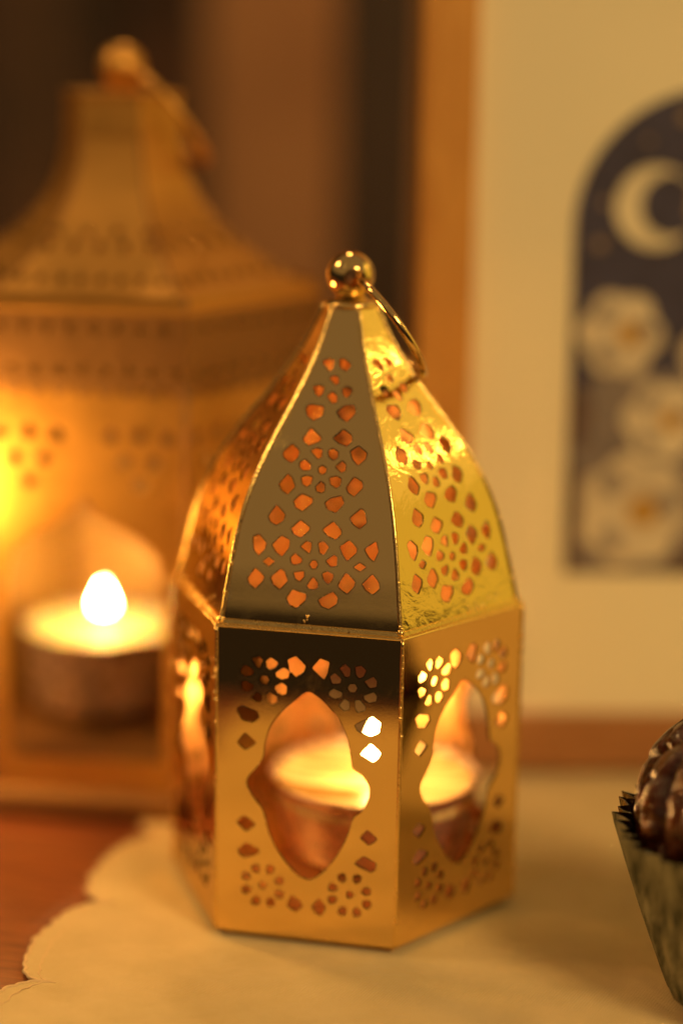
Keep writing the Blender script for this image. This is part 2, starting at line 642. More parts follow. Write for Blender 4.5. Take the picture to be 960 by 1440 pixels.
# ------------------------------------------------------------------ piercings of the small lantern, millimetres on the panel
DOME_HOLES = [
[[-3.61,120.18],[-2.2,120.8],[-1.12,120.3],[-1.2,119.17],[-1.83,118.37]],
[[-0.03,120.72],[0.79,120.94],[2.6,119.81],[1.64,118.54],[0.25,119.46]],
[[-1.63,117.12],[-0.7,117.53],[0.23,117.31],[0.38,116.11],[-0.18,115.86]],
[[-4.81,115.18],[-3.63,115.6],[-2.41,115.21],[-2.63,114.19],[-3.14,113.41],[-4.09,113.98]],
[[1.45,115.06],[2.35,115.63],[3.57,115.16],[3.34,114.18],[2.55,113.57],[1.75,114.19]],
[[-1.53,113.58],[-0.6,114.51],[0.54,113.69],[0.64,112.59],[-0.33,112.41]],
[[-5.69,111.26],[-4.71,111.88],[-1.92,111.58],[-1.89,110.06],[-3.66,108.88],[-5.09,109.89]],
[[0.97,110.73],[2.49,111.94],[4.43,112.13],[5.0,110.85],[3.5,109.04],[1.89,109.73]],
[[-5.24,105.31],[-3.91,107.56],[-1.35,105.74],[-1.72,105.07],[-3.9,104.21]],
[[1.1,105.87],[3.01,107.62],[4.91,106.6],[5.11,105.44],[4.28,104.53],[2.48,105.0]],
[[-8.99,102.71],[-7.29,104.33],[-5.59,103.12],[-5.76,101.8],[-6.94,100.86],[-8.56,101.64]],
[[5.16,103.72],[6.72,104.67],[8.72,103.48],[8.56,102.39],[7.14,101.1],[5.79,102.24]],
[[-3.14,103.25],[-2.0,103.84],[-0.83,103.6],[-0.76,102.3],[-1.42,101.83]],
[[0.53,103.46],[1.43,103.94],[2.68,103.27],[2.69,102.28],[1.79,101.79],[0.81,102.39]],
[[-5.13,100.96],[-4.09,101.59],[-2.71,100.66],[-2.8,99.65],[-4.26,99.57],[-4.94,100.1]],
[[2.48,100.53],[3.76,101.77],[4.6,101.08],[4.67,100.0],[3.85,99.6]],
[[-1.04,100.1],[-0.25,100.67],[0.68,100.12],[0.55,99.32],[-0.08,98.98],[-0.78,99.33]],
[[-4.39,98.15],[-3.37,98.57],[-2.01,98.38],[-2.19,97.18],[-2.97,96.47],[-3.88,96.95]],
[[-1.12,96.58],[-0.19,97.65],[0.77,97.14],[0.84,95.91],[0.25,95.52],[-0.76,95.72]],
[[1.57,98.42],[2.98,98.81],[4.02,98.43],[3.95,97.2],[3.19,96.62],[1.98,97.21]],
[[-8.87,96.65],[-7.33,98.64],[-6.35,98.04],[-5.42,96.33],[-6.8,94.82],[-8.12,95.49]],
[[5.33,96.75],[6.64,98.89],[8.47,98.04],[8.71,96.96],[7.13,95.23],[5.83,95.9]],
[[-5.41,93.56],[-3.87,95.09],[-1.47,94.34],[-1.46,93.45],[-3.38,91.75],[-4.79,92.43]],
[[1.22,93.62],[2.33,94.58],[4.46,95.15],[5.24,93.87],[3.61,91.88],[1.83,92.53]],
[[-10.39,90.39],[-8.9,92.62],[-6.83,90.85],[-7.21,89.69],[-8.6,88.68],[-9.9,89.38]],
[[6.77,91.05],[8.85,92.98],[9.62,92.58],[10.33,90.38],[8.9,89.06],[7.46,89.97]],
[[-5.35,88.21],[-3.55,90.02],[-1.46,88.7],[-1.64,88.0],[-3.24,86.6],[-4.77,87.24]],
[[1.26,88.42],[3.3,90.15],[5.15,88.54],[5.22,87.77],[4.09,86.64],[2.33,87.35]],
[[-13.32,86.06],[-12.03,86.61],[-10.42,85.09],[-10.58,83.92],[-11.81,82.43],[-12.88,83.53]],
[[-9.11,84.72],[-7.29,86.7],[-5.5,85.89],[-5.54,84.5],[-6.88,82.54],[-8.17,83.39]],
[[-3.1,84.76],[-1.96,85.9],[-0.86,85.66],[-0.86,84.36],[-1.19,83.5]],
[[0.6,85.76],[1.7,86.06],[2.85,85.08],[1.89,83.53],[1.04,83.8]],
[[5.17,85.33],[7.01,86.75],[8.73,85.26],[8.65,84.33],[6.83,82.58],[5.93,83.68]],
[[10.29,85.13],[12.57,86.89],[13.22,84.88],[12.4,82.84],[11.37,83.59]],
[[-10.84,81.24],[-9.67,82.21],[-8.38,81.41],[-9.54,80.34]],
[[-5.0,82.44],[-4.13,83.34],[-2.58,82.29],[-2.86,81.43],[-4.31,81.09],[-4.84,81.52]],
[[-0.99,81.33],[-0.46,82.16],[0.27,82.21],[0.81,81.46],[0.38,80.59],[-0.35,80.53]],
[[2.37,82.26],[4.09,83.55],[4.7,83.13],[4.72,81.5],[3.52,81.18]],
[[8.23,81.43],[9.52,82.4],[10.93,81.62],[9.64,80.65]],
[[-13.82,77.59],[-12.38,79.91],[-10.39,78.31],[-10.63,77.35],[-12.11,75.69],[-13.41,76.68]],
[[-8.95,78.18],[-6.95,80.06],[-6.18,79.55],[-5.32,77.74],[-6.93,75.89],[-8.32,76.82]],
[[-4.21,79.46],[-2.03,79.95],[-1.95,78.78],[-2.87,77.78],[-3.79,78.32]],
[[1.81,79.66],[2.85,80.2],[4.21,79.6],[3.95,78.42],[3.11,77.75],[2.23,78.53]],
[[-1.2,77.11],[-0.1,78.92],[1.06,77.74],[1.02,76.8],[0.17,76.41],[-0.82,76.53]],
[[5.31,77.72],[6.75,80.25],[8.81,78.54],[8.63,77.59],[7.27,76.0],[5.75,76.92]],
[[10.29,78.18],[12.33,80.33],[13.74,78.67],[13.96,77.52],[12.6,76.26],[11.09,77.08]],
[[-5.34,74.23],[-4.23,76.09],[-1.23,75.23],[-1.39,74.05],[-3.25,72.37],[-4.77,73.1]],
[[1.28,74.39],[4.33,76.25],[5.39,75.03],[5.23,73.85],[3.59,72.7],[2.1,73.15]]]
BODY_HOLES = [
[[-12.0,61.31],[-10.61,62.06],[-9.57,61.26],[-10.23,59.38],[-11.11,59.67]],
[[-8.95,61.05],[-8.03,61.92],[-6.37,60.91],[-6.98,59.92],[-8.16,59.29],[-8.78,59.87]],
[[-14.22,59.03],[-13.19,59.91],[-11.52,58.74],[-11.72,57.83],[-13.53,57.36],[-14.31,58.13]],
[[-6.96,58.61],[-5.17,59.97],[-3.88,59.14],[-4.22,57.81],[-5.66,57.32],[-6.7,57.85]],
[[-10.36,56.85],[-9.8,57.84],[-8.76,57.93],[-8.19,57.04],[-8.75,56.05],[-9.78,55.96]],
[[-14.3,56.03],[-13.42,56.58],[-11.49,55.59],[-11.85,54.67],[-13.14,54.03],[-14.03,54.69]],
[[-7.03,55.73],[-5.65,56.64],[-4.46,55.96],[-4.59,54.37],[-5.52,53.92],[-6.66,54.71]],
[[-12.09,52.65],[-10.8,54.24],[-9.76,53.65],[-9.75,52.33],[-10.68,51.93]],
[[-8.83,53.73],[-8.11,54.42],[-6.65,53.66],[-6.48,52.52],[-7.67,51.89],[-8.61,52.33]],
[[-4.42,61.7],[-2.74,62.63],[-0.56,60.73],[-0.8,59.67],[-2.58,58.11],[-3.88,59.4]],
[[0.73,60.33],[2.48,62.55],[4.43,61.94],[4.06,59.58],[3.32,58.05]],
[[6.59,60.83],[7.69,61.81],[8.88,60.88],[8.75,59.31],[7.89,59.03]],
[[9.88,61.38],[11.14,61.75],[12.17,60.8],[11.59,59.46],[10.69,59.01],[10.07,59.74]],
[[4.58,58.84],[5.59,59.71],[6.99,58.53],[6.75,57.57],[5.12,57.33]],
[[11.82,58.44],[13.72,59.64],[14.44,58.67],[14.37,57.47],[13.01,57.09]],
[[4.49,55.45],[5.39,56.31],[7.19,55.53],[7.11,54.64],[5.69,54.14],[4.66,54.57]],
[[11.78,55.32],[13.79,56.28],[14.51,55.46],[14.33,54.4],[12.92,53.96],[11.9,54.55]],
[[6.58,52.76],[7.72,54.33],[8.76,53.74],[8.78,52.18],[7.77,51.72]],
[[9.92,54.11],[10.88,54.4],[12.18,53.01],[12.1,52.22],[10.58,51.66],[10.0,52.55]],
[[8.34,56.68],[8.84,57.6],[9.85,57.69],[10.38,56.86],[9.89,55.93],[8.87,55.84]],
[[-15.09,50.0],[-13.9,50.79],[-10.76,49.86],[-10.34,48.58],[-11.79,47.49],[-13.88,47.83]],
[[-14.99,42.83],[-13.33,45.12],[-10.97,43.22],[-11.48,42.64],[-13.31,41.4]],
[[10.02,48.89],[13.64,51.06],[15.35,49.8],[15.09,47.79],[13.48,46.8],[10.66,47.64]],
[[11.27,42.7],[13.51,45.12],[15.49,43.37],[15.11,42.28],[14.11,41.28]],
[[-15.04,25.18],[-13.3,26.72],[-10.92,25.07],[-12.91,23.24]],
[[-14.73,18.85],[-12.89,20.68],[-9.97,19.36],[-10.49,18.48],[-13.13,17.38],[-14.19,17.81]],
[[11.63,24.37],[13.14,26.25],[15.24,24.48],[14.48,23.6],[13.47,22.95]],
[[10.55,18.6],[12.49,20.32],[15.09,19.09],[14.97,17.73],[14.11,16.98],[11.5,17.89]],
[[-3.87,7.44],[-3.01,9.9],[-1.15,8.85],[-0.45,7.83],[-1.91,6.29]],
[[1.5,7.89],[3.04,9.87],[4.54,8.13],[3.62,6.1],[2.31,6.5]],
[[-10.3,14.08],[-11.32,14.29],[-11.7,15.32],[-11.08,15.91],[-10.29,16.07],[-9.81,15.1]],
[[-8.1,14.18],[-8.57,15.11],[-8.07,16.17],[-7.29,16.15],[-6.68,15.66],[-7.08,14.56]],
[[-11.88,12.75],[-12.86,12.24],[-13.8,12.74],[-13.64,13.57],[-13.06,14.21],[-12.07,13.81]],
[[-6.62,12.47],[-6.18,13.5],[-5.11,13.84],[-4.69,13.18],[-4.72,12.34],[-5.77,11.9]],
[[-11.76,10.56],[-12.2,9.52],[-13.28,9.18],[-13.7,9.84],[-13.67,10.68],[-12.61,11.13]],
[[-6.49,10.27],[-5.52,10.79],[-4.58,10.3],[-4.73,9.47],[-5.3,8.83],[-6.29,9.22]],
[[-10.24,8.85],[-9.74,7.94],[-10.22,6.85],[-11.02,6.85],[-11.64,7.32],[-11.26,8.44]],
[[-7.94,8.83],[-6.91,8.67],[-6.49,7.65],[-7.09,7.03],[-7.88,6.83],[-8.4,7.79]],
[[-8.32,11.61],[-8.86,10.85],[-9.77,10.8],[-9.97,11.43],[-9.78,12.1],[-8.87,12.25]],
[[8.38,14.1],[7.37,14.26],[6.95,15.26],[7.53,15.87],[8.3,16.06],[8.82,15.11]],
[[10.72,14.09],[10.24,15.0],[10.72,16.06],[11.5,16.03],[12.09,15.55],[11.71,14.46]],
[[6.96,12.33],[6.05,11.73],[5.07,12.11],[5.14,12.94],[5.64,13.63],[6.66,13.34]],
[[12.13,12.22],[12.6,13.22],[13.66,13.5],[14.04,12.82],[13.97,11.99],[12.93,11.61]],
[[6.94,10.34],[6.54,9.3],[5.49,8.93],[5.05,9.57],[5.06,10.4],[6.08,10.87]],
[[12.4,10.12],[13.35,10.62],[14.27,10.12],[14.12,9.3],[13.56,8.67],[12.58,9.07]],
[[8.57,8.68],[9.06,7.76],[8.59,6.69],[7.8,6.7],[7.2,7.18],[7.58,8.28]],
[[10.78,8.63],[11.77,8.4],[12.13,7.36],[11.52,6.79],[10.74,6.64],[10.28,7.63]],
[[10.52,11.54],[10.0,10.79],[9.11,10.73],[8.91,11.36],[9.09,12.02],[9.97,12.17]]]
WINDOW = [[0.03,55.57],[2.62,53.97],[5.22,51.59],[7.31,48.9],[8.65,45.61],[9.33,41.98],[9.7,39.11],[11.61,38.24],[13.19,36.27],[13.49,34.18],[12.87,31.99],[11.77,30.12],[9.89,28.75],[9.04,24.9],[7.04,20.38],[4.25,16.28],[1.15,13.76],[-1.22,14.31],[-3.61,16.51],[-6.29,20.03],[-8.17,24.17],[-8.72,26.82],[-9.42,28.9],[-11.65,31.37],[-12.99,33.93],[-12.48,35.59],[-10.4,37.94],[-9.11,40.2],[-8.99,43.41],[-7.88,47.22],[-5.58,50.34],[-2.51,53.25]]
WINDOW = [tuple(p) for p in WINDOW]
DOME_HOLES = [[tuple(p) for p in h] for h in DOME_HOLES]
BODY_HOLES = [[tuple(p) for p in h] for h in BODY_HOLES]

# ================================================================== the setting
def structure(o):
    o["kind"] = "structure"
    return o


# table top: five boards side by side, running left to right, ending just before the camera
table = structure(link("table", box_mesh("table", -0.75, 0.75, -0.188, 0.350, -0.030, -0.0095), TABLE))
for k in range(5):
    y0 = -0.195 + k * 0.11
    structure_board = link("plank", box_mesh("plank", -0.75, 0.75, y0 + 0.0004, y0 + 0.1096, -0.0093, -0.0025, 0.0008), TABLE, table)

h_dir = Vector((-0.2182, 0.9759, 0))
wall_c = Vector((0.09886, -0.44742, 0)) + h_dir * 1.12
wall_me = box_mesh("wall", -1.2, 1.2, 0, 0.05, -0.6, 1.1)
wall = structure(link("wall", wall_me, WALL, None, wall_c, math.atan2(-h_dir.x, h_dir.y)))

# ------------------------------------------------------------------ curtain and post behind
def curtain_mesh():
    V, F = [], []
    nx, nz = 480, 14
    for j in range(nz + 1):
        z = -0.55 + 1.4 * j / nz
        for i in range(nx + 1):
            t = i / nx
            x = -1.10 + 1.09 * t
            ph = t * 2 * pi * 16.0
            y = 0.018 * sin(ph + 0.5 * sin(ph * 0.37)) + 0.006 * sin(ph * 2.3 + 1) + 0.004 * sin(z * 9 + ph)
            V.append((x, y, z))
    for j in range(nz):
        for i in range(nx):
            a = j * (nx + 1) + i
            F.append((a, a + 1, a + nx + 2, a + nx + 1))
    me = pydata("curtain", V, F)
    return me


cur = link("curtain", curtain_mesh(), CURTAIN, None, Vector((0.09886, -0.44742, 0)) + h_dir * 1.02 + Vector((0.9759, 0.2182, 0)) * -0.055, math.atan2(-h_dir.x, h_dir.y))
sm = cur.modifiers.new("cloth_thickness", 'SOLIDIFY')
sm.thickness = 0.002
cur["label"] = "dark brown hanging curtain, blurred, behind the large lantern"
cur["category"] = "curtain"

post = link("wooden_post", box_mesh("wooden_post", -0.0165, 0.0165, -0.015, 0.015, -0.55, 0.9, 0.003), POST, None, (-0.0745, 0.385, 0), math.atan2(-h_dir.x, h_dir.y))
post["label"] = "dark upright wooden post behind, left of the picture frame"
post["category"] = "post"

# ------------------------------------------------------------------ table runner with a scalloped edge
EDGE_X = -46.0
NOTCH = [-184, -146, -105, -64, -23.5, 17.5, 57, 98, 140]


def runner_outline():
    pts = []
    left = []
    for y0, y1 in zip(NOTCH, NOTCH[1:]):
        n = 54
        for k in range(n):
            t = k / n
            y = y0 + (y1 - y0) * (0.5 - 0.5 * cos(pi * t))
            x = EDGE_X - 0.7 * abs(sin(pi * t * 13.5)) - (10.0 + 2.0 * noise.noise(Vector((y0 * 0.13, 0, 7)))) * (sin(pi * t) ** 0.75)
            x += 1.1 * noise.noise(Vector((y * 0.25, 3.1, 0)))
            left.append((x, y))
    left.append((EDGE_X, NOTCH[-1]))
    pts = left[::-1]                                   # going down the left side
    pts += [(x, -184.0) for x in range(-20, 400, 30)]
    pts += [(400.0, y) for y in range(-184, 140, 40)]
    pts += [(x, 140.0) for x in range(400, -20, -30)]
    return pts, left


def runner_z(x, y):
    h = 0.75 * noise.noise(Vector((x * 0.018, y * 0.022, 0.3)))
    h += 0.35 * noise.noise(Vector((x * 0.06, y * 0.05, 1.3)))
    for (ax, ay, bx, by, dep) in ((-34, -52, 40, -118, 0.5), (10, -62, 130, -82, 0.45), (-52, -66, 10, -96, 0.35), (60, 40, 75, -110, 0.4)):
        L = sqrt((bx - ax) ** 2 + (by - ay) ** 2)
        s = ((x - ax) * (bx - ax) + (y - ay) * (by - ay)) / (L * L)
        dd = ((x - ax) * (by - ay) - (y - ay) * (bx - ax)) / L
        if -0.1 < s < 1.1:
            h -= dep * math.exp(-(dd / 2.2) ** 2) * min(1, (s + 0.1) * 6, (1.1 - s) * 6)
    d = sqrt((x / 45) ** 2 + (y / 45) ** 2)
    flat = min(1.0, max(0.0, d - 0.9))
    return min(0.0, (h - 0.45) * flat) - 1.22


def runner_surf(u, v):
    z = runner_z(u, v)
    dx = runner_z(u + 0.5, v) - z
    dy = runner_z(u, v + 0.5) - z
    return Vector((u, v, z)), Vector((-dx / 0.5, -dy / 0.5, 1)).normalized()


ro, rleft = runner_outline()
runner = link("table_runner", sheet("table_runner", ro, [], runner_surf, 0.30, 4.0), [CLOTH, CLOTH, CLOTH])
runner["label"] = "cream cloth table runner with scalloped edge under the gold lantern"
runner["category"] = "table runner"
hv = tube([Vector((x + 0.35, y, runner_z(x, y) - 0.05)) * 0.001 for x, y in rleft], 0.00042, 6)
link("hem", pydata("hem", *hv), HEM, runner)
inner = []
for (x, y) in rleft:
    inner.append(Vector((EDGE_X + (x - EDGE_X) * 0.72 + 1.5, y, runner_z(x, y) + 0.02)) * 0.001)
link("stitched_line", pydata("stitched_line", *tube(inner, 0.00018, 5)), HEM, runner)

# ================================================================== candles
def tealight(name, label, loc, r_top, r_base, h, flame_h, flame_r, fmat, wax=WAX, lift=0.0024, tilt=0.0):
    t = thing(name, label, "candle", loc)
    lip = 0.0012
    cup = [(0, 0.0), (r_base * 0.86, 0.0), (r_base * 0.97, 0.0006), (r_base, 0.0016)]
    for k in range(1, 9):
        f = k / 8
        cup.append((r_base + (r_top - r_base) * f, 0.0016 + (h - 0.0016) * f))
    cup += [(r_top + 0.0006, h + 0.0003), (r_top + 0.0005, h + 0.0009), (r_top - 0.0003, h + 0.0006), (r_top - 0.0005, h - 0.001), (r_base - 0.0006, 0.003), (0, 0.003)]
    link("cup", lathe("cup", cup, 96), FOIL, t)
    wx = [(r_top - 0.0004, h - 0.004), (r_top - 0.00045, h - 0.0005), (r_top * 0.96, h - 0.0001), (r_top * 0.90, h - 0.0004), (r_top * 0.80, h - 0.0011), (r_top * 0.66, h - 0.0013), (r_top * 0.4, h - 0.0012), (r_top * 0.18, h - 0.0007), (0, h - 0.0004)]
    link("wax", lathe("wax", wx, 96), wax, t)
    wk = tube([(0, 0, h - 0.001), (0.0002, 0, h + 0.0016), (0.0007, 0.0001, h + lift + 0.001)], [0.0007, 0.0006, 0.0005], 8)
    link("wick", pydata("wick", *wk), WICK, t)
    prof = []
    for k in range(21):
        f = k / 20
        rr = flame_r * sin(pi * f ** 0.5) * (1.12 - 0.35 * f)
        prof.append((max(rr, 0.0), f * flame_h))
    prof[0] = (0, 0)
    prof[-1] = (0, flame_h)
    fl = link("flame", lathe("flame", prof, 28), fmat, t, (0.0007, 0, h + lift))
    fl.rotation_euler = (0, tilt, 0)
    return t


tealight("tealight", "lit tealight in a metal cup inside the small gold lantern", (0.0056, 0.0085, 0.0058), 0.0235, 0.0205, 0.0170, 0.0120, 0.0030, FLAME_A, WAX_MELT, 0.0036)
tealight("tealight", "lit tealight glowing in the window of the large blurred lantern", (-0.0835, 0.078, 0.0112), 0.0205, 0.0190, 0.0200, 0.0078, 0.0023, FLAME_B, WAX, 0.0040)

# ================================================================== small gold lantern
lan = thing("hexagonal_lantern", "small shiny gold hexagonal lantern with pierced dome, standing in focus on cream cloth", "lantern")
PROF = [(68.5, 38.0), (71.5, 37.31), (74.5, 36.57), (77.5, 35.84), (80.5, 35.1), (83.5, 34.32), (86.5, 33.44), (89.5, 32.4), (92.5, 31.14), (95.5, 29.64), (98.5, 27.86), (101.5, 25.84), (104.5, 23.61), (107.5, 21.23), (110.5, 18.78), (113.5, 16.36), (116.5, 14.07), (119.5, 11.97), (122.5, 10.12), (125.5, 8.52), (128.5, 7.08), (131.5, 5.65)]
PROF = smooth_tab(PROF, 160)
C30 = cos(pi / 6)


def dome_surf(u, v):
    a = interp(PROF, v) * C30
    da = (interp(PROF, v + 0.8) - interp(PROF, v - 0.8)) * C30 / 1.6
    return Vector((u, -a, v)), Vector((0, -1, -da)).normalized()


zs = [68.5 + 63.0 * k / 36 for k in range(37)]
dome_outline = [(interp(PROF, z) / 2 - 0.15, z) for z in zs] + [(-(interp(PROF, z) / 2 - 0.15), z) for z in reversed(zs)]
n_bottom = 14
w0 = interp(PROF, 68.5) / 2 - 0.15
dome_outline += [(-w0 + 2 * w0 * k / n_bottom, 68.5) for k in range(1, n_bottom)]
dome_me = sheet("dome_panel", dome_outline, [chaikin(h, 1, 0.08) for h in DOME_HOLES], dome_surf, 0.38, 1.7, 0.14)

RB = 39.3


def body_surf(u, v):
    return Vector((u, -RB * C30, v)), Vector((0, -1, 0))


bw = RB / 2 - 0.15
body_outline = [(-bw, 0.6), (bw, 0.6), (bw, 67.8), (-bw, 67.8)]
bo = []
for a, b in zip(body_outline, body_outline[1:] + body_outline[:1]):
    for k in range(16):
        bo.append((a[0] + (b[0] - a[0]) * k / 16, a[1] + (b[1] - a[1]) * k / 16))
body_me = sheet("side_panel", bo, [chaikin(WINDOW, 2, 0.22)] + [chaikin(h, 1, 0.08) for h in BODY_HOLES], body_surf, 0.5, 2.2, 0.13)

for k in range(6):
    dp = link("dome_panel", dome_me, [GOLD, GOLD_IN, GOLD_CUT], lan, None, k * pi / 3)
    if k == 1:                                   # the panel with a crinkled, sparkling finish
        dp.material_slots[0].link = 'OBJECT'
        dp.material_slots[0].material = GOLD_CRINKLE
    link("side_panel", body_me, [GOLD, GOLD_IN, GOLD_CUT], lan, None, k * pi / 3)


def hexpt(r, k, z):
    a = radians(-120 + 60 * k)
    return Vector((r * cos(a), r * sin(a), z)) * 0.001


def seam_mesh(seed, corner):
    rnd = random.Random(seed)
    parts = []
    if corner:
        path = [Vector((RB - 0.12, 0, z)) * 0.001 for z in [0.5 + 67.2 * i / 60 for i in range(61)]]
        parts.append(tube(path, [0.00042 + 0.00008 * noise.noise(Vector((i * 0.35, seed, 0))) for i in range(61)], 8))
        for _ in range(7):
            z = 67 - abs(rnd.gauss(0, 12))
            parts.append(ball_vf(Vector((RB + 0.1, rnd.uniform(-.2, .2), z)) * 0.001, rnd.uniform(0.0003, 0.00055), 8))
    else:
        zz = [68.6 + 62.6 * i / 60 for i in range(61)]
        path = [Vector((interp(PROF, z) - 0.10, 0, z)) * 0.001 for z in zz]
        parts.append(tube(path, [0.00048 + 0.00007 * noise.noise(Vector((i * 0.3, seed, 5))) for i in range(61)], 8))
        for _ in range(9):
            z = 68.9 + abs(rnd.gauss(0, 7))
            parts.append(ball_vf(Vector((interp(PROF, z) + 0.12, rnd.uniform(-.15, .15), z)) * 0.001, rnd.uniform(0.00025, 0.0005), 8))
        parts.append(ball_vf(Vector((37.9, 0, 69.0)) * 0.001, 0.00085, 10))
    return pydata("seam", *join_vf(parts))


for k in range(6):
    a = radians(-120 + 60 * k)
    link("dome_seam", seam_mesh(k, False), GOLD_EDGE, lan, None, a)
    link("corner_seam", seam_mesh(k + 20, True), GOLD_EDGE, lan, None, a)


def hex_band(name, prof, r0=0):
    """prof: closed list of (vertex radius, z) mm swept round the hexagon"""
    V, F = [], []
    m = len(prof)
    for k in range(6):
        for r, z in prof:
            V.append(hexpt(r, k, z))
    for k in range(6):
        j = (k + 1) % 6
        for i in range(m):
            i2 = (i + 1) % m
            F.append((k * m + i, j * m + i, j * m + i2, k * m + i2))
    return pydata(name, V, F, False)


link("rim", hex_band("rim", [(37.2, 67.75), (39.45, 67.75), (39.6, 67.95), (39.45, 68.2), (38.6, 68.35), (38.35, 69.15), (37.9, 69.2), (37.2, 68.4)]), GOLD_EDGE, lan)
link("base_plate", hex_band("base_plate", [(0.5, 5.0), (38.5, 5.0), (38.5, 5.6), (0.5, 5.6)]), GOLD_IN, lan)
link("base_lip", hex_band("base_lip", [(34.4, -1.2), (36.6, -1.2), (36.6, -0.3), (36.6, 0.8), (34.4, 0.8)]), GOLD_EDGE, lan)
link("neck", lathe("neck", [(0, 0.1308), (0.0056, 0.1308), (0.0059, 0.1314), (0.0052, 0.1320), (0.0036, 0.1323), (0.0030, 0.1332), (0, 0.1335)], 32), GOLD_EDGE, lan)

def solder(seed, x0, x1, n):
    rnd = random.Random(seed)
    parts = []
    for _ in range(n):
        x = rnd.uniform(x0, x1)
        z = 68.9 + abs(rnd.gauss(0, 1.6))
        p, nn = dome_surf(x, z)
        r = rnd.uniform(0.18, 0.5)
        for q in range(rnd.choice((1, 1, 2))):
            parts.append(ball_vf((p + Vector((rnd.uniform(-.1, .1), 0, q * r * 1.1)) - nn * r * 0.45) * 0.001, r * 0.001 * (1 - 0.15 * q), 8))
    return pydata("solder_drops", *join_vf(parts))


link("solder_drops", solder(12, -2.5, 1.0, 4), GOLD_CUT, lan)
link("solder_drops", solder(8, 2, 18, 16), GOLD_CUT, lan, None, pi / 3)
link("solder_drops", solder(5, -16, 16, 9), GOLD_CUT, lan, None, -pi / 3)

# ball finial, drilled for the ring
RBALL = 0.0051
rh = 0.0019
a0 = math.asin(rh / RBALL)
pr = []
for k in range(33):
    th = a0 + (pi - 2 * a0) * k / 32
    pr.append((RBALL * sin(th), -RBALL * cos(th)))
zt = RBALL * cos(a0)
pr = [(rh * 0.86, 0.0), (rh * 0.9, -zt + 0.0004)] + pr + [(rh * 0.9, zt - 0.0004), (rh * 0.86, 0.0)]
fin = link("finial", lathe("finial", pr, 48), BRASS, lan, (-0.0003, 0.0006, 0.1373))
hole_axis = Vector((0.36, -0.93, -0.05)).normalized()
fin.rotation_euler = hole_axis.to_track_quat('Z', 'Y').to_euler()

# ring handle: passes through the ball and leans down on the right-hand side of the dome
RR = 0.0121
top = Vector((0.0012, -0.0012, 0.1360))
slope = Vector((0.655, -0.10, -0.77)).normalized()
side = Vector((0.44, -0.90, 0.08))
side = (side - slope * side.dot(slope)).normalized()
cen = top + slope * RR
ring = [cen - slope * RR * cos(2 * pi * k / 96) + side * RR * sin(2 * pi * k / 96) for k in range(96)]
rv = tube(ring, 0.00085, 12, True)
link("ring_handle", pydata("ring_handle", *rv), BRASS, lan)

# ================================================================== large blurred lantern
BL = thing("perforated_lantern", "large brass perforated lantern, blurred, at the left behind the small gold lantern", "lantern", (-0.0735, 0.0682, -0.0014), radians(5.5))
S2 = 49.0


def back_body(u, v):
    return Vector((u, -S2 * C30, v)), Vector((0, -1, 0))


def dense(poly, n=8):
    out = []
    for a, b in zip(poly, poly[1:] + poly[:1]):
        for k in range(n):
            out.append((a[0] + (b[0] - a[0]) * k / n, a[1] + (b[1] - a[1]) * k / n))
    return out


arch = [(-18.8, 14.5), (18.8, 14.5), (18.8, 60.0), (17.5, 66.0), (12.5, 70.5), (6.5, 73.5), (2.5, 76.5), (0, 80.0), (-2.5, 76.5), (-6.5, 73.5), (-12.5, 70.5), (-17.5, 66.0), (-18.8, 60.0)]
tri = []
for cx in (-13.4, 13.4):
    for dx, z in ((-7, 94.8), (0, 95.2), (7, 94.8), (-3.5, 88.8), (3.5, 88.8), (0, 83.4)):
        tri.append(circle(cx + dx, z, 1.75, 10))
tri += [circle(-21.8, 10 + 8 * k, 0.9, 8) for k in range(7)] + [circle(21.8, 10 + 8 * k, 0.9, 8) for k in range(7)]
wB = S2 / 2 - 0.1
back_panel = sheet("side_panel", dense([(-wB, 7.0), (wB, 7.0), (wB, 128.0), (-wB, 128.0)], 14), [dense(arch, 3)] + tri, back_body, 0.6, 4.0, 0.15)

rear_panel = sheet("side_panel", dense([(-wB, 7.0), (wB, 7.0), (wB, 128.0), (-wB, 128.0)], 14), tri, back_body, 0.6, 4.0, 0.15)


def skirt_surf(u, v):
    f = (128.5 - v) / 24.0
    rr = 50.3 - 0.6 * f
    return Vector((u, -rr * C30, v)), Vector((0, -1, -0.03)).normalized()


sc = []
wS = 24.95
ns = 9
for k in range(ns):
    for i in range(8):
        t = i / 8
        sc.append((-wS + 2 * wS * (k + t) / ns, 107.5 - 3.2 * sin(pi * t) ** 0.8))
sc += [(wS, 107.5), (wS, 118.0), (wS, 124.3)] + [(wS - 2 * wS * k / 10, 124.3) for k in range(1, 11)] + [(-wS, 118.0)]
skirt_holes = [circle(-wS + 2 * wS * (k + 0.5) / ns, 110.4, 1.1, 10) for k in range(ns)] + [circle(-wS + 2 * wS * (k + 1) / ns, 120.5, 0.9, 10) for k in range(ns - 1)]
skirt_me = sheet("skirt", sc, skirt_holes, skirt_surf, 0.6, 4.0, 0.12)

RP = smooth_tab([(128.5, 43.0), (131, 38.7), (134, 34.0), (138.5, 27.7), (143.5, 22.3), (150, 18.0), (157, 15.5), (163, 14.4)], 60)


def roof_surf(u, v):
    a = interp(RP, v) * C30
    da = (interp(RP, v + 0.8) - interp(RP, v - 0.8)) * C30 / 1.6
    return Vector((u, -a, v)), Vector((0, -1, -da)).normalized()


